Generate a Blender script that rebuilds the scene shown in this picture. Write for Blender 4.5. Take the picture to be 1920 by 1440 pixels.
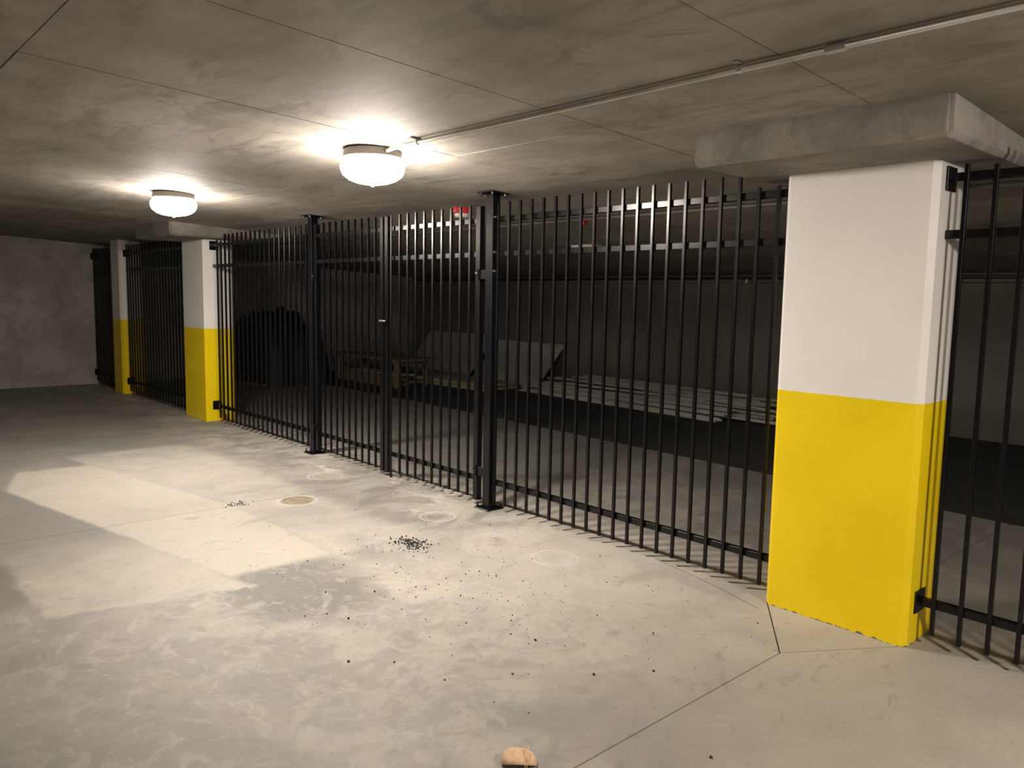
import bpy, bmesh, math, random
from mathutils import Vector, Matrix

random.seed(7)
for o in list(bpy.data.objects):
    bpy.data.objects.remove(o, do_unlink=True)
SC = bpy.context.scene
COL = SC.collection

# ------------------------------------------------------------------ camera
F_PX, PITCH, ROLL, YAW, CAM_D, CAM_H = 1489.45, 0.1090, 0.0175, 0.8308, 3.9746, 1.6431
cd = bpy.data.cameras.new('camera'); cam = bpy.data.objects.new('camera', cd); COL.objects.link(cam)
cd.sensor_fit = 'HORIZONTAL'; cd.sensor_width = 36.0; cd.lens = 36.0 * F_PX / 1920.0
cd.clip_start = 0.02; cd.clip_end = 200
fw = Vector((-math.sin(YAW) * math.cos(PITCH), math.cos(YAW) * math.cos(PITCH), -math.sin(PITCH)))
rt = Vector((math.cos(YAW), math.sin(YAW), 0)); up = rt.cross(fw)
r2 = rt * math.cos(ROLL) + up * math.sin(ROLL); u2 = -rt * math.sin(ROLL) + up * math.cos(ROLL)
cam.matrix_world = Matrix(((r2.x, u2.x, -fw.x, 0), (r2.y, u2.y, -fw.y, -CAM_D), (r2.z, u2.z, -fw.z, CAM_H), (0, 0, 0, 1)))
SC.camera = cam

# ------------------------------------------------------------------ world, exposure
w = bpy.data.worlds.new('world'); SC.world = w; w.use_nodes = True
w.node_tree.nodes['Background'].inputs[0].default_value = (0, 0, 0, 1)
w.node_tree.nodes['Background'].inputs[1].default_value = 0.0
vs = SC.view_settings
vs.view_transform = 'Standard'; vs.look = 'None'; vs.gamma = 1.0; vs.use_curve_mapping = False
vs.exposure = 1.88
LAMP_STRENGTH = 62.0                      # radiance of the glass shades
LAMP_COLOR = (1.0, 0.885, 0.772)

# key measures (metres): X along the fence, Y into the locked bay, Z up
XW_L, XW_R, YW_B, YW_F = -15.2, 7.0, 6.75, -9.0
SLOPE = 0.055
def zc(y): return 2.42 - SLOPE * y        # soffit of the sloping slab

# ------------------------------------------------------------------ node helper
class S:
    def __init__(s, t, k): s.t, s.k = t, k
    def _m(s, op, b=None, c=None, clamp=False):
        n = s.t.nodes.new('ShaderNodeMath'); n.operation = op; n.use_clamp = clamp
        for i, v in enumerate((s, b, c)):
            if v is None: continue
            if isinstance(v, S): s.t.links.new(v.k, n.inputs[i])
            else: n.inputs[i].default_value = v
        return S(s.t, n.outputs[0])
    def __add__(s, b): return s._m('ADD', b)
    def __sub__(s, b): return s._m('SUBTRACT', b)
    def __mul__(s, b): return s._m('MULTIPLY', b)
    __radd__ = __add__; __rmul__ = __mul__
    def __rsub__(s, b): return (s * -1.0) + b
    def max(s, b): return s._m('MAXIMUM', b)
    def min(s, b): return s._m('MINIMUM', b)
    def abs(s): return s._m('ABSOLUTE')
    def clamp(s): return s._m('ADD', 0.0, clamp=True)
    def step(s, a, b):                     # smoothstep a..b -> 0..1
        n = s.t.nodes.new('ShaderNodeMapRange'); n.interpolation_type = 'SMOOTHSTEP'
        s.t.links.new(s.k, n.inputs[0])
        lo, hi = (a, b) if a < b else (b, a)
        n.inputs[1].default_value = lo; n.inputs[2].default_value = hi
        n.inputs[3].default_value = 0.0 if a < b else 1.0
        n.inputs[4].default_value = 1.0 if a < b else 0.0
        return S(s.t, n.outputs[0])

class Mat:
    def __init__(m, name, rough=0.6, metal=0.0, spec=0.5):
        m.mat = bpy.data.materials.new(name); m.mat.use_nodes = True
        m.t = m.mat.node_tree; m.b = m.t.nodes['Principled BSDF']
        m.b.inputs['Roughness'].default_value = rough; m.b.inputs['Metallic'].default_value = metal
        m.b.inputs['Specular IOR Level'].default_value = spec
        g = m.t.nodes.new('ShaderNodeNewGeometry'); m.pos = g.outputs['Position']
        sx = m.t.nodes.new('ShaderNodeSeparateXYZ'); m.t.links.new(m.pos, sx.inputs[0])
        m.x, m.y, m.z = (S(m.t, sx.outputs[i]) for i in range(3))
    def noise(m, scale, detail=4, rough=0.55, stretch=(1, 1, 1), dist=0.0, off=0.0, color=False):
        mp = m.t.nodes.new('ShaderNodeMapping'); mp.inputs['Scale'].default_value = stretch
        mp.inputs['Location'].default_value = (off, off * 1.7, off * .6)
        m.t.links.new(m.pos, mp.inputs[0])
        n = m.t.nodes.new('ShaderNodeTexNoise'); n.inputs['Scale'].default_value = scale
        n.inputs['Detail'].default_value = detail; n.inputs['Roughness'].default_value = rough
        n.inputs['Distortion'].default_value = dist
        m.t.links.new(mp.outputs[0], n.inputs['Vector'])
        return S(m.t, n.outputs[1 if color else 0])
    def mix(m, f, a, b):
        n = m.t.nodes.new('ShaderNodeMix'); n.data_type = 'RGBA'
        if isinstance(f, S): m.t.links.new(f.k, n.inputs[0])
        else: n.inputs[0].default_value = f
        for i, c in ((6, a), (7, b)):
            if isinstance(c, S): m.t.links.new(c.k, n.inputs[i])
            else: n.inputs[i].default_value = (*c, 1) if len(c) == 3 else c
        return S(m.t, n.outputs[2])
    def color(m, c):
        if isinstance(c, S): m.t.links.new(c.k, m.b.inputs['Base Color'])
        else: m.b.inputs['Base Color'].default_value = (*c, 1)
        return m
    def rough(m, s): m.t.links.new(s.k, m.b.inputs['Roughness']); return m
    def bump(m, s, strength=0.2, dist=0.01):
        n = m.t.nodes.new('ShaderNodeBump'); n.inputs['Strength'].default_value = strength
        n.inputs['Distance'].default_value = dist
        m.t.links.new(s.k, n.inputs['Height']); m.t.links.new(n.outputs[0], m.b.inputs['Normal']); return m

def grey(v, warm=0.06): return (v * (1 + warm), v, v * (1 - warm * 1.6))

# ------------------------------------------------------------------ materials
M = {}
# floor concrete: paler washed patches, mottling, scuff rings
m = Mat('floor_concrete', 0.62)
wob = (m.noise(2.6, 8, .68) - .5) + (m.noise(14, 5, .6, off=1.3) - .5) * .35
wob2 = (m.noise(2.0, 8, .68, off=7.3) - .5) + (m.noise(17, 5, .6, off=4.1) - .5) * .35
fx = m.x + wob * .20; fy = m.y + wob2 * .10
big = m.noise(.75, 6, .62, off=3)
mid = m.noise(2.6, 9, .70, stretch=(1.3, .9, 1), dist=.8, off=11)
blot = m.noise(1.7, 9, .66, dist=1.6, off=17)
fine = m.noise(38, 4, .65, off=2)
streak = m.noise(5.5, 6, .62, stretch=(.55, 2.0, 1), dist=2.6, off=5)
cool = lambda v: (v * 1.02, v, v * .95)
base = m.mix(big.step(.36, .64), grey(.215, .05), grey(.335, .08))
base = m.mix(mid.step(.34, .60), cool(.195), base)
base = m.mix(blot.step(.52, .57) * .50, base, cool(.200))
base = m.mix(m.noise(1.2, 9, .68, dist=1.2, off=61).step(.53, .60) * .45, base, grey(.36, .075))
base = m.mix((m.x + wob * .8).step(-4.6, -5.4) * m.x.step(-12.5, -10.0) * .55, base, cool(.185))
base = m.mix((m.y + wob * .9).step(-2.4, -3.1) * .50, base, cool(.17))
# washed strip parallel to the fence
lo = fy - (m.x + 4.49) * .19 + 2.18              # >0 above its lower edge
hi = m.y + wob2 * .07 - (m.x.min(-5.9) + 5.9) * .20 + 1.50   # >0 beyond its upper edge
strip = lo.step(-.025, .025) * hi.step(.02, -.02) * fx.step(-8.2, -8.05) * fx.step(-4.32, -4.45) * (fy + 2.53 + (m.x + 8.16) * .27).step(-.03, .03)
p2 = hi.step(-.03, .03) * (m.y + wob2 * .30).step(-.70, -.95) * fx.step(-8.75, -8.55) * fx.step(-4.30, -4.42)
p3 = lo.step(.03, -.03) * (fy + 3.10).step(-.03, .02) * fx.step(-5.9, -4.9) * (fx + wob2 * .25 + fy * -.25).step(-3.58, -3.64)
dk = (fy + 3.12).step(.02, -.04) * fx.step(-4.3, -4.9)   # darker ground beyond the third patch
dk2 = lo.step(.02, -.02) * lo.step(-.55, -.08) * fx.step(-5.1, -5.6)
base = m.mix(dk * .7, base, grey(.14))
base = m.mix(dk2 * .75, base, cool(.165))
# paler concrete towards the fence and the nearest column
near = (m.y + wob * .6).step(-2.2, -.5) * m.y.step(1.0, .1) * (m.x + wob2 * .6).step(-4.7, -3.6)
base = m.mix(near * .62, base, grey(.41, .07))
near2 = (m.y + wob * .5).step(-1.0, -.25) * m.y.step(.7, .1) * mid.step(.38, .58)
base = m.mix(near2 * .55, base, grey(.42, .07))
right = (m.x + wob * .5).step(-2.2, -1.2)
base = m.mix(right * .60, base, grey(.255, .085))
patchy = mid.step(.30, .62) * .5 + .5
base = m.mix(p2 * patchy * .80, base, grey(.37, .07))
base = m.mix(p3 * patchy * .86, base, grey(.36, .085))
base = m.mix(strip * (mid.step(.2, .6) * .25 + .72), base, grey(.375, .08))
# darker damp-looking stain where the patches meet, cement smears and powder
spot = (((m.x + 4.00) * (m.x + 4.00) * .8 + (m.y + 1.95) * (m.y + 1.95) * 1.3) + wob * .55)
base = m.mix(spot.step(.34, .06) * (1.0 - p3) * (1.0 - strip) * .85, base, cool(.14))
zone = (m.x + wob).step(-4.9, -4.2) * m.y.step(-.7, -1.1) * m.x.step(-1.8, -3.0) * m.y.step(-3.7, -3.0)
base = m.mix(m.noise(3.4, 8, .72, dist=2.2, off=31).step(.50, .62) * zone * .55, base, grey(.37, .06))
base = m.mix(streak.step(.58, .72) * zone * .30, base, grey(.44, .06))
powder = m.noise(2.2, 8, .72, stretch=(.7, 1.5, 1), off=41).step(.54, .64)
base = m.mix(powder * m.y.step(-.75, -.25) * m.y.step(.35, .0) * m.x.step(-3.6, -4.6) * .75, base, grey(.58, .05))
dstreak = m.noise(4.2, 7, .72, stretch=(1, .6, 1), dist=3, off=21).step(.57, .64)
base = m.mix(dstreak * .38, base, cool(.155))
hair = (m.noise(2.1, 3, .5, dist=4.5, off=51) - .5).abs().step(.006, .001)
base = m.mix(hair * m.x.step(-1.6, -2.4) * .12, base, grey(.50))
rings = None
for (rx, ry, rr) in ((-4.65, -.455, .13), (-3.42, -.455, .15), (-6.35, -.45, .15), (-5.72, -1.05, .155)):
    dx, dy = m.x - rx, m.y - ry
    d = ((dx * dx + dy * dy)._m('SQRT') + (wob * .03))
    k = (d - rr).abs().step(.020, .004).max((d - rr * .72).abs().step(.014, .003) * .6)
    rings = k if rings is None else rings.max(k)
base = m.mix(rings * .42, base, grey(.52))
base = m.mix(fine.step(.40, .75) * .22, base, grey(.19))
m.color(base).bump(fine * .4 + mid * .6, .10, .005)
m.rough(mid.step(.2, .8) * .2 + .5)
M['floor'] = m.mat
m = Mat('dark_floor', .7)  # darker slabs beyond the edge line behind the fence
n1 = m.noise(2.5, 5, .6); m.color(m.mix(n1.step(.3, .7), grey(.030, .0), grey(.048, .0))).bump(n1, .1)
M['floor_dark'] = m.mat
m = Mat('joint_filler', .9); m.color(m.mix(m.noise(20), grey(.02), grey(.05))); M['joint'] = m.mat

# ceiling concrete, board marked
m = Mat('ceiling_concrete', .75)
a = m.noise(.9, 8, .66); b_ = m.noise(4.2, 8, .68, stretch=(.35, 1.5, 1), dist=.7, off=4); c_ = m.noise(55, 3, .6)
oi = m.t.nodes.new('ShaderNodeObjectInfo'); rnd = S(m.t, oi.outputs['Random'])
base = m.mix(a.step(.34, .66), grey(.215, .085), grey(.37, .07))
base = m.mix(b_.step(.46, .68) * .62, base, grey(.165, .09))
base = m.mix(m.noise(2.0, 8, .72, stretch=(.7, 1.2, 1), dist=1.0, off=9).step(.54, .63) * .55, base, grey(.135, .05))
base = m.mix(m.noise(3.1, 7, .7, off=15, stretch=(.5, 1.6, 1)).step(.58, .70) * .30, base, grey(.40, .05))
base = m.mix(rnd * .20, base, grey(.21, .08))
base = m.mix(c_.step(.50, .8) * .20, base, grey(.17))
m.color(base).bump(b_ * .7 + c_ * .3, .12, .005)
M['ceiling'] = m.mat
m = Mat('capital_concrete', .75)
a = m.noise(2.2, 8, .68); b_ = m.noise(4.5, 8, .7, off=6, dist=.8); c_ = m.noise(60, 3, .6)
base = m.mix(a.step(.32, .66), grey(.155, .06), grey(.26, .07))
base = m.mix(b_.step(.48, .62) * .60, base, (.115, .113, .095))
base = m.mix((m.x + (b_ - .5) * .12).step(-1.225, -1.20) * .6 * a.step(.25, .5), base, (.42, .40, .38))  # nearest capital: brightness of its lit right face painted into the colour
m.color(base).bump(a * .6 + c_ * .4, .2, .008)
M['capital'] = m.mat
# walls
m = Mat('wall_concrete', .8)
a = m.noise(1.3, 6, .65); b_ = m.noise(2.4, 5, .6, off=8, dist=1.0); c_ = m.noise(30, 3, .6)
base = m.mix(a.step(.32, .68), grey(.30, .06), grey(.46, .05))
base = m.mix(b_.step(.50, .62) * .40, base, grey(.22, .04))
base = m.mix((m.z + a * .15).step(.28, .05) * .35, base, grey(.45))
m.color(base).bump(a * .5 + c_ * .3, .2, .01)
M['wall'] = m.mat
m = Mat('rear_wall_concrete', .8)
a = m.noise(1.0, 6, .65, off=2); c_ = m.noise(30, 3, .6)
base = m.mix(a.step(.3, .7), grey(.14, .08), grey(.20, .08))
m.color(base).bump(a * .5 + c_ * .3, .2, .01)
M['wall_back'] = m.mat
# column paint: white above, yellow below, bare chips at the foot
m = Mat('column_paint', .42, spec=.4)
n1 = m.noise(2.5, 4, .6); n2 = m.noise(26, 4, .7, off=3); n3 = m.noise(120, 2, .5)
white = m.mix(n1.step(.3, .7), (.80, .785, .76), (.84, .825, .80))
yel = m.mix(n1.step(.3, .7), (.82, .60, .002), (.88, .655, .004))
edge = (m.z + (n3 - .5) * .006).step(1.1785, 1.1815)
base = m.mix(edge, yel, white)
chip = (m.z + (n2 - .5) * .06).step(.0045, .001)
base = m.mix(chip, base, grey(.13))
m.color(base).bump(n2 * .3 + n3 * .4, .05, .004)
M['column'] = m.mat
# black gloss steel
m = Mat('black_steel', .30, spec=.32)
n1 = m.noise(14, 4, .65); n2 = m.noise(90, 2, .5)
m.color(m.mix(n1.step(.45, .75), (.0035, .0035, .0045), (.007, .0068, .007)))
m.b.inputs['Roughness'].default_value = .27
M['black'] = m.mat
m = Mat('zinc_bolt', .3, metal=.9); m.color(m.mix(m.noise(40), (.5, .5, .5), (.66, .65, .62))); M['zinc'] = m.mat
m = Mat('galvanised_conduit', .38, metal=.75)
n1 = m.noise(8, 4, .6, stretch=(.3, 1, 1)); m.color(m.mix(n1.step(.3, .7), (.42, .41, .39), (.60, .58, .55))); M['conduit'] = m.mat
m = Mat('dull_conduit', .6, metal=.3); m.color(m.mix(m.noise(6), grey(.10), grey(.16))); M['conduit_dull'] = m.mat
m = Mat('dark_pipe', .5); m.color(m.mix(m.noise(6), grey(.02), grey(.05))); M['pipe'] = m.mat
m = Mat('lamp_pan_enamel', .5); m.color(m.mix(m.noise(9), (.16, .145, .125), (.20, .18, .155))); M['pan'] = m.mat
m = Mat('lamp_glass', .3)
m.color((.85, .83, .8)); m.b.inputs['Emission Color'].default_value = (*LAMP_COLOR, 1)
tc = m.t.nodes.new('ShaderNodeTexCoord'); sp = m.t.nodes.new('ShaderNodeSeparateXYZ')
m.t.links.new(tc.outputs['Object'], sp.inputs[0])
ox, oy = S(m.t, sp.outputs[0]), S(m.t, sp.outputs[1])
rad = (ox * ox + oy * oy)._m('SQRT')
oz = S(m.t, sp.outputs[2])
st = (rad.step(.125, .015) * 1.8 + 1.05) * (oz.step(-.066, -.118) * .87 + .13)   # neck of the shade is dim;           # brightest where the bulbs sit behind the frosted glass
m.t.links.new((st * LAMP_STRENGTH).k, m.b.inputs['Emission Strength'])
M['glass'] = m.mat
m = Mat('alarm_red', .4); m.color(m.mix(m.noise(12), (.42, .018, .02), (.52, .03, .03))); M['red'] = m.mat
m = Mat('alarm_white', .45); m.color(m.mix(m.noise(12), (.66, .63, .57), (.74, .71, .65))); M['offwhite'] = m.mat
m = Mat('drain_iron', .6)
n1 = m.noise(18, 4, .6); m.color(m.mix(n1.step(.3, .7), (.20, .165, .11), (.30, .255, .18))).bump(n1, .2, .003); M['drain'] = m.mat
m = Mat('plasterboard_face', .85)
n1 = m.noise(2.0, 4, .6); m.color(m.mix(n1.step(.3, .7), (.45, .44, .40), (.56, .55, .50))); M['board'] = m.mat
m = Mat('plasterboard_yellow', .85)
n1 = m.noise(3.0, 4, .6); m.color(m.mix(n1.step(.3, .7), (.36, .28, .12), (.46, .36, .17))); M['board_y'] = m.mat
m = Mat('raw_timber', .8)
n1 = m.noise(6.0, 4, .6, stretch=(.3, 3, 3)); m.color(m.mix(n1.step(.3, .7), (.23, .155, .085), (.34, .24, .14))); M['timber'] = m.mat
m = Mat('painted_trim', .6)
n1 = m.noise(3.0, 4, .6, stretch=(.5, 3, 3)); m.color(m.mix(n1.step(.3, .7), (.42, .42, .39), (.60, .59, .55))); M['trim'] = m.mat
m = Mat('dark_tarp', .55)
n1 = m.noise(4.0, 4, .6); m.color(m.mix(n1.step(.3, .7), (.008, .009, .014), (.018, .019, .028))).bump(n1, .4, .02); M['tarp'] = m.mat
m = Mat('tan_foam', .85)
n1 = m.noise(60, 3, .6); m.color(m.mix(n1.step(.3, .7), (.62, .42, .25), (.72, .51, .32))).bump(n1, .2, .002); M['tan'] = m.mat
m = Mat('black_grit', .8); m.color(m.mix(m.noise(50), (.010, .010, .010), (.035, .032, .03))); M['grit'] = m.mat

# ------------------------------------------------------------------ mesh helpers
class MB:
    def __init__(s): s.bm = bmesh.new()
    def box(s, x0, x1, y0, y1, z0, z1, bev=0.0):
        b = bmesh.new(); bmesh.ops.create_cube(b, size=1)
        for v in b.verts:
            v.co = Vector(((x0 + x1) / 2 + v.co.x * (x1 - x0), (y0 + y1) / 2 + v.co.y * (y1 - y0), (z0 + z1) / 2 + v.co.z * (z1 - z0)))
        if bev: bmesh.ops.bevel(b, geom=b.edges[:], offset=bev, segments=1, affect='EDGES')
        s._join(b); return s
    def hexa(s, bot, top, bev=0.0):
        b = bmesh.new(); vb = [b.verts.new(p) for p in bot]; vt = [b.verts.new(p) for p in top]
        n = len(bot)
        b.faces.new(vb[::-1]); b.faces.new(vt)
        for i in range(n): b.faces.new((vb[i], vb[(i + 1) % n], vt[(i + 1) % n], vt[i]))
        bmesh.ops.recalc_face_normals(b, faces=b.faces[:])
        if bev: bmesh.ops.bevel(b, geom=b.edges[:], offset=bev, segments=2, affect='EDGES')
        s._join(b); return s
    def cyl(s, p0, p1, r, seg=16, r1=None):
        p0, p1 = Vector(p0), Vector(p1); d = p1 - p0
        b = bmesh.new(); bmesh.ops.create_cone(b, cap_ends=True, segments=seg, radius1=r, radius2=r if r1 is None else r1, depth=d.length)
        q = d.to_track_quat('Z', 'Y').to_matrix().to_4x4(); q.translation = (p0 + p1) / 2
        bmesh.ops.transform(b, matrix=q, verts=b.verts[:]); s._join(b); return s
    def tube(s, pts, r, seg=12):
        pts = [Vector(p) for p in pts]; rings = []
        for i, p in enumerate(pts):
            d = (pts[min(i + 1, len(pts) - 1)] - pts[max(i - 1, 0)]).normalized()
            a = d.orthogonal().normalized() if i == 0 else (rings_a - d * rings_a.dot(d)).normalized()
            rings_a = a; bb = d.cross(a)
            rings.append([s.bm.verts.new(p + (a * math.cos(t) + bb * math.sin(t)) * r) for t in [2 * math.pi * k / seg for k in range(seg)]])
        for q in range(len(rings) - 1):
            for k in range(seg): s.bm.faces.new((rings[q][k], rings[q][(k + 1) % seg], rings[q + 1][(k + 1) % seg], rings[q + 1][k]))
        s.bm.faces.new(rings[0][::-1]); s.bm.faces.new(rings[-1]); return s
    def lathe(s, prof, seg=40, c=(0, 0, 0)):
        rings = []
        for r, z in prof:
            if r < 1e-5: rings.append([s.bm.verts.new((c[0], c[1], c[2] + z))])
            else: rings.append([s.bm.verts.new((c[0] + r * math.cos(2 * math.pi * k / seg), c[1] + r * math.sin(2 * math.pi * k / seg), c[2] + z)) for k in range(seg)])
        for a, b in zip(rings, rings[1:]):
            for k in range(seg):
                q = (k + 1) % seg
                if len(a) == 1 and len(b) == 1: continue
                if len(a) == 1: s.bm.faces.new((a[0], b[k], b[q]))
                elif len(b) == 1: s.bm.faces.new((a[k], a[q], b[0]))
                else: s.bm.faces.new((a[k], a[q], b[q], b[k]))
        bmesh.ops.recalc_face_normals(s.bm, faces=s.bm.faces[:]); return s
    def _join(s, b):
        me = bpy.data.meshes.new('tmp'); b.to_mesh(me); b.free(); s.bm.from_mesh(me); bpy.data.meshes.remove(me)
    def mesh(s, name, mat, smooth=False):
        me = bpy.data.meshes.new(name); s.bm.to_mesh(me); s.bm.free()
        me.materials.append(M[mat])
        if smooth:
            for p in me.polygons: p.use_smooth = True
        return me

def link(name, me, parent=None, loc=(0, 0, 0), rot=(0, 0, 0), scale=None):
    o = bpy.data.objects.new(name, me); COL.objects.link(o)
    o.location = loc; o.rotation_euler = rot
    if scale: o.scale = scale
    if parent is not None: o.parent = parent
    return o
def build(name, mb, mat, parent=None, loc=(0, 0, 0), rot=(0, 0, 0), smooth=False):
    return link(name, mb.mesh(name, mat, smooth), parent, loc, rot)
def tag(o, label, cat, group=None):
    o['label'] = label; o['category'] = cat
    if group: o['group'] = group
    return o
def thing(name, label, cat, loc=(0, 0, 0), group=None, rz=0):
    o = bpy.data.objects.new(name, None); COL.objects.link(o); o.location = loc; o.rotation_euler = (0, 0, rz)
    o.empty_display_size = .1
    return tag(o, label, cat, group)
def struct(o, label=None):
    o['kind'] = 'structure'
    if label: o['label'] = label
    return o
def auto_smooth(o, ang=35):
    for p in o.data.polygons: p.use_smooth = True
    for e in o.data.edges: e.use_edge_sharp = False
    bm = bmesh.new(); bm.from_mesh(o.data)
    for e in bm.edges:
        if len(e.link_faces) == 2 and e.calc_face_angle(0) > math.radians(ang): e.smooth = False
    bm.to_mesh(o.data); bm.free()

# ------------------------------------------------------------------ room shell
floor = build('floor', MB().box(XW_L - .3, XW_R + .3, YW_F - .3, YW_B + .3, -.30, -.035), 'joint')
struct(floor, 'scuffed grey concrete garage floor with saw-cut joints and paler washed patches')
def offset_poly(P, d):
    n = len(P); out = []
    A = sum(P[i][0] * P[(i + 1) % n][1] - P[(i + 1) % n][0] * P[i][1] for i in range(n))
    sgn = 1 if A > 0 else -1
    for i in range(n):
        p0, p1, p2 = Vector(P[i - 1]), Vector(P[i]), Vector(P[(i + 1) % n])
        e1 = (p1 - p0).normalized(); e2 = (p2 - p1).normalized()
        n1 = Vector((-e1.y, e1.x)) * sgn; n2 = Vector((-e2.y, e2.x)) * sgn
        k = (n1 + n2); k = k / max(.3, (1 + n1.dot(n2)))
        out.append(p1 + k * d)
    return out
def slab(P, mat='floor', gap=.0035, z=0.0):
    Q = offset_poly(P, gap)
    mb = MB(); mb.hexa([(p.x, p.y, -.05) for p in Q], [(p.x, p.y, z) for p in Q])
    return build('slab', mb, mat, floor)
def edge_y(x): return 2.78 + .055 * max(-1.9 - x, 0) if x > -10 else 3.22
JX = [XW_R + .3, 2.33, -1.78, -5.88, -10.25, XW_L - .3]
COLC = {-1.78: (-2.15, -1.43), -10.25: (-10.69, -9.98)}
for i in range(len(JX) - 1):
    xr, xl = JX[i], JX[i + 1]
    P = [(xl, YW_F - .3), (xr, YW_F - .3)]
    if xr in COLC:
        c = COLC[xr]; P += [(xr, -.612), (c[0], -.085), (c[0], .26), (xr, .26)]
    P += [(xr, edge_y(xr)), (xl, edge_y(xl))]
    if xl in COLC:
        c = COLC[xl]; P += [(xl, .26), (c[1], .26), (c[1], -.085), (xl, -.612)]
    slab(P)
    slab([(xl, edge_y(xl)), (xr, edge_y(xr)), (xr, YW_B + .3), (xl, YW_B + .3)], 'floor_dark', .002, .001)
for cx, c in COLC.items():
    slab([(cx, -.612), (c[1], -.085), (c[1], .26), (c[0], .26), (c[0], -.085)])
# hairline crack running from the column corner under the fence
mb = MB(); pts = [(-2.135, -.205), (-2.30, -.150), (-2.45, -.098), (-2.62, -.055), (-2.82, -.01), (-3.0, .03)]
for a, b in zip(pts, pts[1:]):
    d = (Vector(b) - Vector(a)).normalized(); n = Vector((-d.y, d.x)) * .0016
    mb.hexa([(a[0] - n.x, a[1] - n.y, -.002), (a[0] + n.x, a[1] + n.y, -.002), (b[0] + n.x, b[1] + n.y, -.002), (b[0] - n.x, b[1] - n.y, -.002)][::-1],
            [(a[0] - n.x, a[1] - n.y, .0006), (a[0] + n.x, a[1] + n.y, .0006), (b[0] + n.x, b[1] + n.y, .0006), (b[0] - n.x, b[1] - n.y, .0006)][::-1])
build('crack', mb, 'joint', floor)

# ceiling: sloping slab, board-formed panels with open joints
y0, y1 = YW_F - .3, YW_B + .3
mb = MB(); x0, x1 = XW_L - .3, XW_R + .3
mb.hexa([(x0, y0, zc(y0) + .012), (x1, y0, zc(y0) + .012), (x1, y1, zc(y1) + .012), (x0, y1, zc(y1) + .012)],
        [(x0, y0, zc(y0) + .3), (x1, y0, zc(y0) + .3), (x1, y1, zc(y1) + .3), (x0, y1, zc(y1) + .3)])
ceiling = build('ceiling', mb, 'joint'); struct(ceiling, 'sloping board-formed concrete ceiling slab with formwork joints')
PX, PY = 1.165, 2.26
i0 = math.floor((XW_L + 1.505) / PX); i1 = math.ceil((XW_R + 1.505) / PX)
j0 = math.floor((YW_F + .96) / PY); j1 = math.ceil((YW_B + .96) / PY)
g = .0028
for i in range(i0, i1):
    for j in range(j0, j1):
        xa, xb = max(-1.505 + i * PX, XW_L - .05) + g, min(-1.505 + (i + 1) * PX, XW_R + .05) - g
        ya, yb = max(-.96 + j * PY, YW_F - .05) + g, min(-.96 + (j + 1) * PY, YW_B + .05) - g
        if xb - xa < .05 or yb - ya < .05: continue
        h = random.uniform(-.0009, .0009)
        mb = MB()
        mb.hexa([(xa, ya, zc(ya) + h), (xb, ya, zc(ya) + h), (xb, yb, zc(yb) + h), (xa, yb, zc(yb) + h)],
                [(xa, ya, zc(ya) + .02), (xb, ya, zc(ya) + .02), (xb, yb, zc(yb) + .02), (xa, yb, zc(yb) + .02)])
        build('panel', mb, 'ceiling', ceiling)

def wall(name, x0, x1, y0, y1, mat, label):
    mb = MB(); zt = max(zc(y0), zc(y1)) + .05
    mb.hexa([(x0, y0, -.2), (x1, y0, -.2), (x1, y1, -.2), (x0, y1, -.2)],
            [(x0, y0, zc(y0) + .04), (x1, y0, zc(y0) + .04), (x1, y1, zc(y1) + .04), (x0, y1, zc(y1) + .04)])
    return struct(build(name, mb, mat), label)
wall('wall_left', XW_L - .3, XW_L, YW_F, YW_B, 'wall', 'blotchy grey concrete wall at the far end of the aisle')
wall('wall_right', XW_R, XW_R + .3, YW_F, YW_B, 'wall', 'concrete wall closing the garage')
wall('wall_front', XW_L, XW_R, YW_F - .3, YW_F, 'wall', 'concrete wall across the aisle')
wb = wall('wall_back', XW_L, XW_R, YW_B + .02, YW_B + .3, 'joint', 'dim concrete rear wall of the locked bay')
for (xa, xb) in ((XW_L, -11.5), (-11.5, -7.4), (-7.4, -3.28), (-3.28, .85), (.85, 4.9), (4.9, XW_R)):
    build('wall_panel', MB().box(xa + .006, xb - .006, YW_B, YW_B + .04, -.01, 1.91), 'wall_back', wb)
    build('wall_panel', MB().box(xa + .006, xb - .006, YW_B - .02, YW_B + .04, 1.92, 2.03), 'wall_back', wb)

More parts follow.
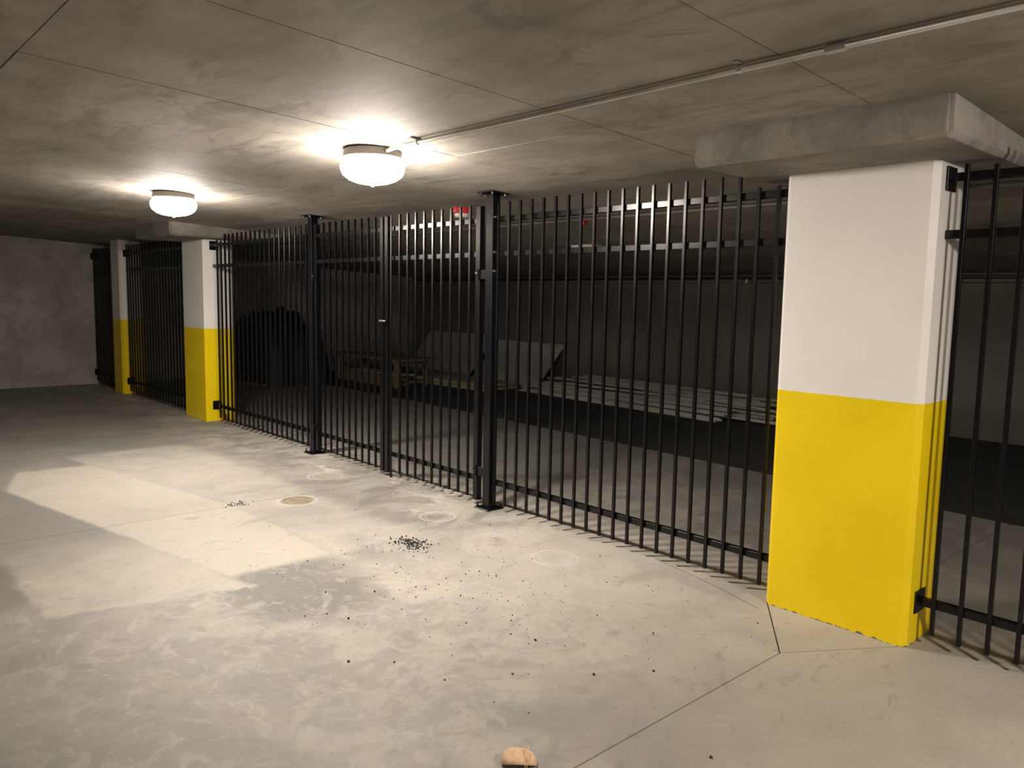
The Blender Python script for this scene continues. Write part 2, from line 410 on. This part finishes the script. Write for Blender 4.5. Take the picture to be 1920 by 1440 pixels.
# ------------------------------------------------------------------ columns
def chamfer_rect(x0, x1, y0, y1, c):
    return [(x0 + c, y0), (x1 - c, y0), (x1, y0 + c), (x1, y1 - c), (x1 - c, y1), (x0 + c, y1), (x0, y1 - c), (x0, y0 + c)]
def column(x0, x1, y0, y1, ztop, label, cap=None):
    cx, cy = (x0 + x1) / 2, (y0 + y1) / 2
    t = thing('column', label, 'column', (cx, cy, 0), 'painted concrete columns')
    P = chamfer_rect(x0 - cx, x1 - cx, y0 - cy, y1 - cy, .028)
    mb = MB()
    if cap: top = [(p[0], p[1], ztop) for p in P]
    else: top = [(p[0], p[1], zc(p[1] + cy) - .001) for p in P]
    mb.hexa([(p[0], p[1], 0) for p in P], top)
    build('shaft', mb, 'column', t)
    if cap:
        a0, a1, b0, b1 = cap[0] - cx, cap[1] - cx, cap[2] - cy, cap[3] - cy
        c = .022; mb = MB()
        bot = [(a0 + c, b0 + c), (a1 - c, b0 + c), (a1 - c, b1 - c), (a0 + c, b1 - c)]
        top = [(a0, b0), (a1, b0), (a1, b1), (a0, b1)]
        bm = mb.bm
        r0 = [bm.verts.new((p[0], p[1], ztop)) for p in bot]
        r1 = [bm.verts.new((p[0], p[1], ztop + c)) for p in top]
        r2_ = [bm.verts.new((p[0], p[1], zc(p[1] + cy) + .001)) for p in top]
        bm.faces.new(r0[::-1]); bm.faces.new(r2_)
        for A, B in ((r0, r1), (r1, r2_)):
            for k in range(4): bm.faces.new((A[k], A[(k + 1) % 4], B[(k + 1) % 4], B[k]))
        bmesh.ops.recalc_face_normals(bm, faces=bm.faces[:])
        vert = [e for e in bm.edges if abs(e.verts[0].co.x - e.verts[1].co.x) < 1e-4 and abs(e.verts[0].co.y - e.verts[1].co.y) < 1e-4]
        bmesh.ops.bevel(bm, geom=vert, offset=.018, segments=2, affect='EDGES')
        k = build('capital', mb, 'capital', t); k['label'] = 'bare grey concrete capital block'
    return t
column(-2.16, -1.415, -.105, .275, 2.292, 'big yellow and white column nearest the camera, concrete capital above', (-2.38, -1.195, -.62, .78))
column(-10.70, -9.965, -.105, .275, 2.292, 'yellow and white column with a concrete capital in the middle distance', (-10.85, -9.62, -.62, .78))
column(-13.84, -13.40, -.09, .25, None, 'slim farthest yellow and white column near the end wall, no capital')

# ------------------------------------------------------------------ fence
S_BAR = .019; ZB, ZT = .05, 2.34
RAILS = (.208, 1.965, 2.222); RH = .040
def picket_mesh(length):
    mb = MB(); h = S_BAR / 2; mb.box(-h, h, -h, h, 0, length, .0015); return mb.mesh('picket', 'black')
PK_FULL = picket_mesh(ZT - ZB); PK_CUT = picket_mesh(2.262 - ZB)
def plate_mesh():
    mb = MB(); mb.box(0, .010, -.055, .055, -.055, .055, .002); return mb.mesh('bracket', 'black')
PLATE = plate_mesh()
mb = MB(); mb.cyl((0, 0, 0), (.012, 0, 0), .010, 6); BOLT = mb.mesh('bolt', 'black')
def fence_panel(x_first, n, sp, xa, xb, label, cut=lambda x: False, br_left=False, br_right=False):
    t = thing('picket_fence', label, 'fence', (xa, 0, 0), 'black steel picket fence panels')
    for i in range(n):
        x = x_first + i * sp
        link('picket', PK_CUT if cut(x) else PK_FULL, t, (x - xa, 0, ZB + (.014 if (i == 0 and br_left) else 0)))
    for z in RAILS:
        build('rail', MB().box(0, xb - xa, S_BAR / 2 + .0005, S_BAR / 2 + .036, z - RH / 2, z + RH / 2, .003), 'black', t)
    for flag, x, rz in ((br_left, 0, 0), (br_right, xb - xa, math.pi)):
        if not flag: continue
        for z in (RAILS[0], RAILS[2] - .005):
            p = link('bracket', PLATE, t, (x, .028, z), (0, 0, rz))
            for sy in (-.036, .036): link('bolt', BOLT, p, (.006, sy, .0))
    return t
in_cap1 = lambda x: -2.40 < x < -1.19
in_cap2 = lambda x: -10.87 < x < -9.60
fence_panel(-4.5346, 20, .12, -4.557, -2.161, 'black picket fence panel left of the nearest column, right of the gate', in_cap1, br_right=True)
fence_panel(-9.7915, 20, .12, -9.964, -7.408, 'black picket fence panel between the middle column and the left gate post', in_cap2, br_left=True)
fence_panel(-13.30, 21, .12, -13.399, -10.701, 'black picket fence panel between the middle and farthest columns', in_cap2, br_left=True, br_right=True)
fence_panel(-15.10, 11, .12, -15.199, -13.841, 'short black picket fence panel between the end wall and farthest column', br_left=True)
fence_panel(-1.335, 21, .12, -1.414, 1.21, 'black picket fence panel right of the nearest column, cut by the picture edge', in_cap1, br_left=True)

def post(x, label):
    t = thing('fence_post', label, 'post', (x, 0, 0), 'square black gate posts')
    h = .038
    build('tube', MB().box(-h, h, -h, h, .008, 2.410, .004), 'black', t)
    build('base_plate', MB().box(-.085, .085, -.085, .085, 0, .010, .002), 'black', t)
    mb = MB(); a = .085
    mb.hexa([(-a, -a, zc(-a) - .011), (a, -a, zc(-a) - .011), (a, a, zc(a) - .011), (-a, a, zc(a) - .011)],
            [(-a, -a, zc(-a) - .003), (a, -a, zc(-a) - .003), (a, a, zc(a) - .003), (-a, a, zc(a) - .003)])
    build('top_plate', mb, 'black', t)
    for sx in (-1, 1):
        for sy in (-1, 1):
            mb = MB(); mb.cyl((sx * .064, sy * .064, .008), (sx * .064, sy * .064, .022), .011, 6); mb.cyl((sx * .064, sy * .064, .02), (sx * .064, sy * .064, .040), .006, 8)
            build('anchor_bolt', mb, 'black', t)
            y = sy * .064; mb = MB(); mb.cyl((sx * .064, y, zc(y) - .024), (sx * .064, y, zc(y) - .010), .011, 6); mb.cyl((sx * .064, y, zc(y) - .036), (sx * .064, y, zc(y) - .02), .006, 8)
            build('anchor_bolt', mb, 'black', t)
    return t
XP1, XP2 = -7.370, -4.596
p1 = post(XP1, 'square black gate post at the left side of the double gate')
p2 = post(XP2, 'thick square black gate post right of the double gate')
# bolts where the fixed panels meet the posts
for p, sx in ((p1, -1), (p2, 1)):
    for z in (1.835, 2.235, 1.975):
        build('bolt', MB().cyl((sx * .038, -.02, z), (sx * .052, -.02, z), .008, 8), 'zinc', p)

def gate_leaf(xa, xb, x_first, n, sp, hinge_right, label, extra=False, reach=.012):
    t = thing('gate_leaf', label, 'gate', (xa, 0, 0), 'black double gate leaves')
    fr = .050; W = xb - xa
    for x in (0, W - fr):
        build('stile', MB().box(x, x + fr, -.022, .028, ZB - .012, ZT - .01, .003), 'black', t)
    for i in range(n): link('picket', PK_FULL, t, (x_first + i * sp - xa, 0, ZB))
    for z in RAILS:
        build('rail', MB().box(fr - .002, W - fr + .002, S_BAR / 2 + .0005, .027, z - RH / 2, z + RH / 2, .002), 'black', t)
    hx = W if hinge_right else 0; sg = 1 if hinge_right else -1
    for z in (.28, 1.81):
        hg = build('hinge', MB().box(min(hx - sg * .03, hx + sg * reach), max(hx - sg * .03, hx + sg * reach), -.034, -.022, z - .035, z + .035, .002), 'black', t)
        mb = MB(); mb.cyl((hx + sg * .004, -.040, z - .04), (hx + sg * .004, -.040, z + .04), .010, 12); mb.cyl((hx - sg * .020, -.034, z + .015), (hx - sg * .020, -.044, z + .015), .008, 8)
        build('hinge_pin', mb, 'black', hg)
        if z > 1: build('hinge_bolt', MB().cyl((hx - sg * .012, -.034, z + .012), (hx - sg * .012, -.046, z + .012), .008, 8), 'zinc', hg)
    if extra:
        build('drop_rod', MB().cyl((.088, -.012, 0.002), (.088, -.012, ZT), .010, 10), 'black', t)
        lt = build('latch', MB().box(-.006, .055, -.040, -.022, 1.385, 1.425, .003), 'black', t)
        mb = MB(); mb.cyl((-.045, -.047, 1.412), (.050, -.047, 1.412), .0075, 10); mb.cyl((.03, -.047, 1.412), (.03, -.075, 1.405), .006, 8)
        build('slide_bolt', mb, 'zinc', lt)
    else:
        k = build('latch_keeper', MB().box(W - .045, W + .004, -.040, -.022, 1.390, 1.425, .003), 'black', t)
    return t
gate_leaf(-7.318, -6.062, -7.150, 9, .1165, False, 'left leaf of the black double gate')
gate_leaf(-6.036, -4.722, -5.826, 9, .1200, True, 'right leaf of the black double gate, with drop rod and sliding bolt', True, .087)

# ------------------------------------------------------------------ lamps
def lamp(x, y, label, group='round glass ceiling lamps'):
    z = zc(y)
    t = thing('ceiling_light', label, 'lamp', (x, y, z), group)
    mb = MB(); mb.lathe([(0, .004), (.155, .004), (.172, -.004), (.176, -.046), (.160, -.052), (0, -.052)], 48)
    o = build('base_pan', mb, 'pan', t); auto_smooth(o)
    prof = [(.150, -.051), (.170, -.058), (.186, -.076), (.191, -.097), (.187, -.120), (.174, -.147), (.142, -.171), (.100, -.187), (.050, -.196), (0, -.198)]
    mb = MB(); mb.lathe(prof, 48)
    build('glass_shade', mb, 'glass', t, smooth=True)
    mb = MB(); mb.lathe([(0, -.196), (.012, -.196), (.014, -.204), (.008, -.214), (0, -.216)], 16)
    build('finial', mb, 'zinc', t, smooth=True)
    return t
L1 = (-4.15, -1.34); L2 = (-7.27, -1.40); L0 = (1.00, -1.38)
lamp(*L1, 'lit round glass ceiling lamp in front of the gate, fed by a conduit')
lamp(*L2, 'lit round glass ceiling lamp above the middle column, farther off')
lamp(*L0, 'round glass ceiling lamp right of the picture, lighting the nearest column')
lamp(1.2, -6.6, 'added round glass ceiling lamp behind the camera, brightening the foreground')  # unseen lamp, added to lift the light on the foreground

# ------------------------------------------------------------------ conduits
def conduit(y, xa, xb, drop, r, label, clamps, couple, mat='conduit', endx=None):
    t = thing('conduit', label, 'conduit', (xa, y, zc(y)))
    z = -drop
    pts = [(0, 0, z), (xb - xa, 0, z)]
    if endx: pts = [(endx[0] - xa, endx[1] - y, endx[2] - zc(y)), (.06, (endx[1] - y) * .3, z - .004), (.20, 0, z)] + pts[1:]
    o = build('pipe', MB().tube(pts, r), mat, t, smooth=True)
    for x in clamps:
        mb = MB(); mb.cyl((x - xa - .012, 0, z), (x - xa + .012, 0, z), r + .004, 14); mb.box(x - xa - .010, x - xa + .010, -.045, .045, -.006 + .0, .001 - .002)
        mb.cyl((x - xa, .034, -.016), (x - xa, .034, -.004), .006, 6)
        build('clamp', mb, mat, t)
    for x in couple:
        build('coupling', MB().cyl((x - xa - .035, 0, z), (x - xa + .035, 0, z), r + .005, 14), mat, t, smooth=False)
    return t
conduit(-1.37, -4.00, .835, .020, .0115, 'thin galvanised conduit running along the ceiling from the nearer lamp',
        [-3.66, -1.655, .4], [-1.30], endx=(-4.02, -1.345, zc(-1.35) - .020))
conduit(1.25, -12.0, 6.9, .020, .014, 'dull galvanised conduit along the ceiling behind the fence tops', [-9.5, -7.0, -4.4, -2.2, .2], [-5.0], mat='conduit_dull')
pp = thing('sprinkler_pipe', 'dark horizontal pipe along the top of the rear wall', 'pipe', (-15.0, 6.63, 0))
build('pipe', MB().tube([(0, 0, 1.985), (21.8, 0, 1.985)], .022), 'pipe', pp, smooth=True)
for x in (1.2, 4.6, 8.0, 11.4, 14.8, 18.2):
    build('hanger', MB().box(x - .012, x + .012, -.026, .026, 1.958, zc(6.63)), 'pipe', pp)

# ------------------------------------------------------------------ devices
t = thing('fire_alarm', 'red and white fire alarm beacon on the ceiling behind the gate', 'alarm', (-5.47, .40, zc(.40)))
mb = MB(); mb.lathe([(0, .003), (.084, .003), (.086, -.006), (.086, -.042), (.080, -.048), (0, -.048)], 32)
auto_smooth(build('red_base', mb, 'red', t))
mb = MB(); mb.lathe([(0, -.046), (.066, -.046), (.066, -.070), (.056, -.080), (0, -.080)], 32)
auto_smooth(build('white_cover', mb, 'offwhite', t))
mb = MB(); mb.lathe([(0, -.079), (.012, -.079), (.016, -.090), (.012, -.102), (0, -.108)], 16)
build('sensor_tip', mb, 'zinc', t, smooth=True)
t = thing('junction_box', 'small red junction box on the conduit behind the fence', 'box', (-4.83, 1.25, zc(1.25) - .034))
build('body', MB().box(-.028, .028, -.024, .024, -.030, 0, .004), 'red', t)
build('cover', MB().box(-.024, .024, -.020, .020, -.035, -.029, .002), 'red', t)
t = thing('light_housing', 'small unlit white light housing on the ceiling behind the fence', 'lamp', (-6.33, 2.95, zc(2.95)))
mb = MB(); mb.hexa([(-.17, -.06, -.05), (.17, -.06, -.05), (.17, .06, -.05), (-.17, .06, -.05)], [(-.20, -.08, .002), (.20, -.08, .002), (.20, .08, -.006), (-.20, .08, -.006)], .006)
build('body', mb, 'offwhite', t)
build('end_cap', MB().box(.165, .185, -.055, .055, -.048, -.006, .004), 'offwhite', t)
t = thing('paper_tag', 'tiny white tag hanging from the pipe on the rear wall', 'tag', (-6.45, 6.60, 1.985))
build('tag', MB().box(-.018, .018, -.002, .0, -.075, -.020, .0005), 'offwhite', t, rot=(0, .15, 0))
build('string', MB().cyl((0, -.001, -.022), (0, -.001, .0), .0015, 6), 'offwhite', t)

# ------------------------------------------------------------------ floor items
t = thing('floor_drain', 'round brownish floor drain cover in the washed concrete', 'drain', (-5.72, -1.05, 0))
mb = MB(); mb.lathe([(.100, 0), (.100, .004), (.118, .004), (.122, 0)], 40); build('rim', mb, 'drain', t)
for sg in (-1, 1):
    mb = MB(); a = [(.096 * math.cos(math.pi * k / 16), .096 * math.sin(math.pi * k / 16)) for k in range(17)]
    P = [(p[0], sg * (p[1] + .003)) for p in a]
    if sg < 0: P = P[::-1]
    mb.hexa([(p[0], p[1], 0) for p in P], [(p[0], p[1], .003) for p in P]); build('cover_half', mb, 'drain', t, rot=(0, 0, .55))
# tan shell
t = thing('shell_fragment', 'small tan half-dome shell lying hollow side down on the floor', 'debris', (-1.925, -2.150, 0), rz=.80)
mb = MB(); bm = mb.bm; seg, rows = 28, 8; rings = []
for r in range(rows + 1):
    v = r / rows; ring = []
    for k in range(seg):
        a = 2 * math.pi * k / seg; ca, sa = math.cos(a), math.sin(a)
        rr = (1 - v ** 2.4) ** .62 if v < 1 else 0.0
        rr = max(rr, .22)
        x = .064 * rr * (abs(ca) ** .75) * (1 if ca > 0 else -1) - .006 * v
        y = .050 * rr * (abs(sa) ** .85) * (1 if sa > 0 else -1) + .010 * v
        lift = .026 * max(0, -sa) ** 1.2 * (1 - v) ** 1.5
        z = .046 * v ** .8 * (1 - .10 * ca) + lift
        ring.append(bm.verts.new((x, y, z + .0005)))
    rings.append(ring)
for a, b in zip(rings, rings[1:]):
    for k in range(seg): bm.faces.new((a[k], a[(k + 1) % seg], b[(k + 1) % seg], b[k]))
bm.faces.new(rings[-1]); bmesh.ops.recalc_face_normals(bm, faces=bm.faces[:])
sh = build('shell', mb, 'tan', t, smooth=True)
sm = sh.modifiers.new('thickness', 'SOLIDIFY'); sm.thickness = .003; sm.offset = -1
for dx in (.020, .027):
    mb = MB(); P = []
    for k in range(10):
        u = k / 9; P.append((dx + .004 * u, -.052 + .080 * u, .014 + .0375 * min(1, u * 2.1) ** .55))
    build('strap', mb.tube(P, .0016, 6), 'tan', t, smooth=True)
# black grit
def grit(name, pts, label):
    mb = MB()
    for (x, y, s) in pts:
        b = bmesh.new(); bmesh.ops.create_icosphere(b, subdivisions=1, radius=s)
        for v in b.verts: v.co *= random.uniform(.65, 1.2)
        bmesh.ops.transform(b, matrix=Matrix.Translation((x, y, s * .55)), verts=b.verts[:]); mb._join(b)
    o = build(name, mb, 'grit'); tag(o, label, 'grit'); o['kind'] = 'stuff'; return o
P = [(random.gauss(-4.24, .085), random.gauss(-.995, .05), random.uniform(.003, .0075)) for _ in range(190)]
grit('grit_pile', P, 'heap of black grit on the floor between the lamps and gate')
P = [(random.gauss(-5.90, .05), random.gauss(-1.46, .06), random.uniform(.002, .006)) for _ in range(60)]
grit('grit_patch', P, 'small patch of black grit on the joint beside the drain')
P = []
for _ in range(230):
    x, y = random.gauss(-3.6, .85), random.gauss(-1.15, .50)
    if y < -.05 and x < -1.9: P.append((x, y, random.choice((.0022, .003, .003, .004, .005))))
for px in ((-2.62, -1.40), (-3.42, -1.95), (-3.0, -2.2), (-2.2, -1.45), (-2.05, -1.22), (-3.65, -1.65), (-2.3, -.9), (-1.5, -1.6)):
    P.append((px[0], px[1], .007))
grit('scattered_grit', P, 'black specks of grit scattered over the concrete floor')

# ------------------------------------------------------------------ things stored behind the fence
def board(name, w, l, h, mat, loc, rot, label, cat, group=None, bev=.002):
    o = build(name, MB().box(-w / 2, w / 2, 0, l, 0, h, bev), mat, None, loc, rot)
    return tag(o, label, cat, group)
def leaning_sheet(x0, x1, yb, yt, zt, mat, label, th=.016):
    L = math.hypot(yt - yb, zt); ang = math.atan2(zt, yt - yb)
    return board('plasterboard_sheet', x1 - x0, L, th, mat, ((x0 + x1) / 2, yb, .002), (ang, 0, 0), label, 'board', 'plasterboard sheets behind the fence')
leaning_sheet(-12.05, -10.20, 5.93, 6.66, .77, 'board', 'pale sheet leaning on the rear wall beside the trim strips')
leaning_sheet(-14.35, -12.20, 5.95, 6.66, .86, 'board', 'pale sheet leaning on the rear wall behind the lumber')
for k in range(6):
    dx = random.uniform(-.03, .03); dy = random.uniform(-.02, .02)
    lab = ['lowest', 'second lowest', 'third', 'fourth', 'second highest', 'topmost'][k]
    o = build('plasterboard_sheet', MB().box(-1.07, 1.07, -.40, .40, 0, .0185, .002), 'board_y' if k in (2, 3, 4) else 'board', None, (-11.47 + dx, 5.24 + dy, .002 + k * .020), (0, 0, .07 + dx * .2))
    tag(o, lab + ' sheet of the flat yellowish board stack behind the gate', 'board', 'flat stack of boards')
# lumber pile
pile = [(-12.35, 4.10, 0), (-12.35, 4.24, 0), (-12.35, 4.38, 0), (-12.4, 4.52, 0),
        (-12.3, 4.12, 1), (-12.4, 4.28, 1), (-12.3, 4.44, 1),
        (-12.35, 4.11, 2), (-12.25, 4.27, 2), (-12.4, 4.43, 2), (-12.3, 4.12, 3), (-12.4, 4.30, 3)]
names = ['bottom', 'second', 'third', 'fourth']; fb = {0: ['front', 'second', 'third', 'rear'], 1: ['front', 'middle', 'rear'], 2: ['front', 'middle', 'rear'], 3: ['front', 'rear']}
cnt = {}
for (x, y, lv) in pile:
    k = cnt.get(lv, 0); cnt[lv] = k + 1
    L = random.uniform(.80, .95); x -= .45; y -= .10
    o = build('timber_plank', MB().box(-L, L, -.066, .066, 0, .045, .003), 'timber', None, (x, y, .002 + lv * .048), (0, 0, random.uniform(-.003, .003)))
    tag(o, f'{fb[lv][k]} raw timber plank in the {names[lv]} layer of the lumber pile', 'plank', 'timber planks')
# trestles carrying the top boards
for x, lab in ((-13.75, 'left'), (-11.72, 'right')):
    t = thing('trestle', f'{lab} low timber trestle holding boards above the lumber pile', 'trestle', (x, 4.26, 0))
    build('beam', MB().box(-.045, .045, -.36, .36, .43, .48, .003), 'timber', t)
    for sy in (-1, 1):
        build('leg', MB().hexa([(-.03, sy * .31 - .03, 0), (.03, sy * .31 - .03, 0), (.03, sy * .31 + .03, 0), (-.03, sy * .31 + .03, 0)],
                               [(-.03, sy * .31 - .03, .432), (.03, sy * .31 - .03, .432), (.03, sy * .31 + .03, .432), (-.03, sy * .31 + .03, .432)]), 'timber', t)
for k, (dy, lab) in enumerate(((-.28, 'front'), (-.02, 'middle'), (.24, 'rear'))):
    o = build('timber_plank', MB().box(-1.22, 1.22, -.12, .12, 0, .04, .003), 'timber', None, (-12.70 + .06 * k, 4.28 + dy, .4815), (0, 0, .015 * (k - 1)))
    tag(o, f'{lab} wide orange board on top of the trestles', 'plank', 'boards on trestles')
for k in range(3):
    o = build('trim_strip', MB().box(-.75, .75, -.05, .05, 0, .022, .002), 'trim', None, (-12.6 + .05 * k, 4.08 + .13 * k, .2 + .0), (0, 0, .02 * k))
    tag(o, f'{["front", "middle", "rear"][k]} pale strip lying on the lumber pile', 'strip', 'strips on the lumber pile')
# metal / painted trim strips along the rear wall
ords = ['lowest', 'second', 'third', 'fourth', 'fifth', 'sixth', 'seventh', 'topmost']
def channel(L, w, h, th=.004):
    mb = MB(); mb.box(-L, L, -w / 2, w / 2, 0, th); mb.box(-L, L, -w / 2, -w / 2 + th, th, h); mb.box(-L, L, w / 2 - th, w / 2, th, h)
    return mb.mesh('trim_strip', 'trim')
CH = [channel(2.15, .16, .030), channel(1.75, .13, .030), channel(2.30, .10, .030), channel(1.45, .09, .030)]
rows = [(5.46, 1), (5.64, 3), (5.82, 4), (6.00, 5), (6.18, 6), (6.36, 7), (6.54, 8)]
rname = ['front', 'second', 'third', 'fourth', 'fifth', 'sixth', 'rear']
for r, (y, n) in enumerate(rows):
    for k in range(n):
        x = -7.75 + random.uniform(-.55, .55); a = random.uniform(-.02, .02) - (.02 if k < n - 1 else .055)
        o = link('trim_strip', CH[(r * 3 + k * 2 + (k * k) % 3) % 4], None, (x, y + random.uniform(-.02, .02), .002 + k * .0335), (0, 0, a))
        tag(o, f'pale trim strip, {ords[k]} in the {rname[r]} row of the long pile by the rear wall', 'strip', 'pale trim strips')
for (x, y, z, a, tilt, lab) in ((-7.9, 5.90, .175, .10, .012, 'crossing slantwise over the middle'), (-6.1, 5.88, .180, -.16, .02, 'sticking out over the right end'), (-8.9, 6.05, .215, -.12, -.015, 'lying askew near the left end')):
    o = link('trim_strip', CH[1], None, (x, y, z), (0, tilt, a)); o.scale = (.72, .7, .7)
    tag(o, 'loose pale trim strip ' + lab + ' of the long pile', 'strip', 'pale trim strips')
# tarp covered pile
t = thing('tarp_covered_pile', 'dark tarpaulin-covered heap in the corner behind the fence', 'pile', (-14.0, 2.75, 0))
mb = MB(); bm = mb.bm; nx, ny = 26, 16; V = []
for i in range(nx + 1):
    row = []
    for j in range(ny + 1):
        u, v = i / nx * 2 - 1, j / ny * 2 - 1
        e = (1 - abs(u) ** 5) * (1 - abs(v) ** 4)
        h = 1.30 * max(e, 0) ** .35 * (1 + .05 * math.sin(7 * u + 2 * v) + .04 * math.sin(11 * v + 5 * u)) * (1 - .22 * u * u)
        row.append(bm.verts.new((u * 1.02 + .02 * math.sin(9 * v), v * .62 + .02 * math.sin(8 * u), h if 0 < i < nx and 0 < j < ny else .002)))
    V.append(row)
for i in range(nx):
    for j in range(ny): bm.faces.new((V[i][j], V[i + 1][j], V[i + 1][j + 1], V[i][j + 1]))
build('tarp', mb, 'tarp', t, smooth=True)
mb = MB(); mb.tube([(-.9, -.66, .03), (-.3, -.72, .025), (.3, -.70, .03), (.95, -.60, .028)], .018, 8); build('tie_rope', mb, 'board_y', t, smooth=True)
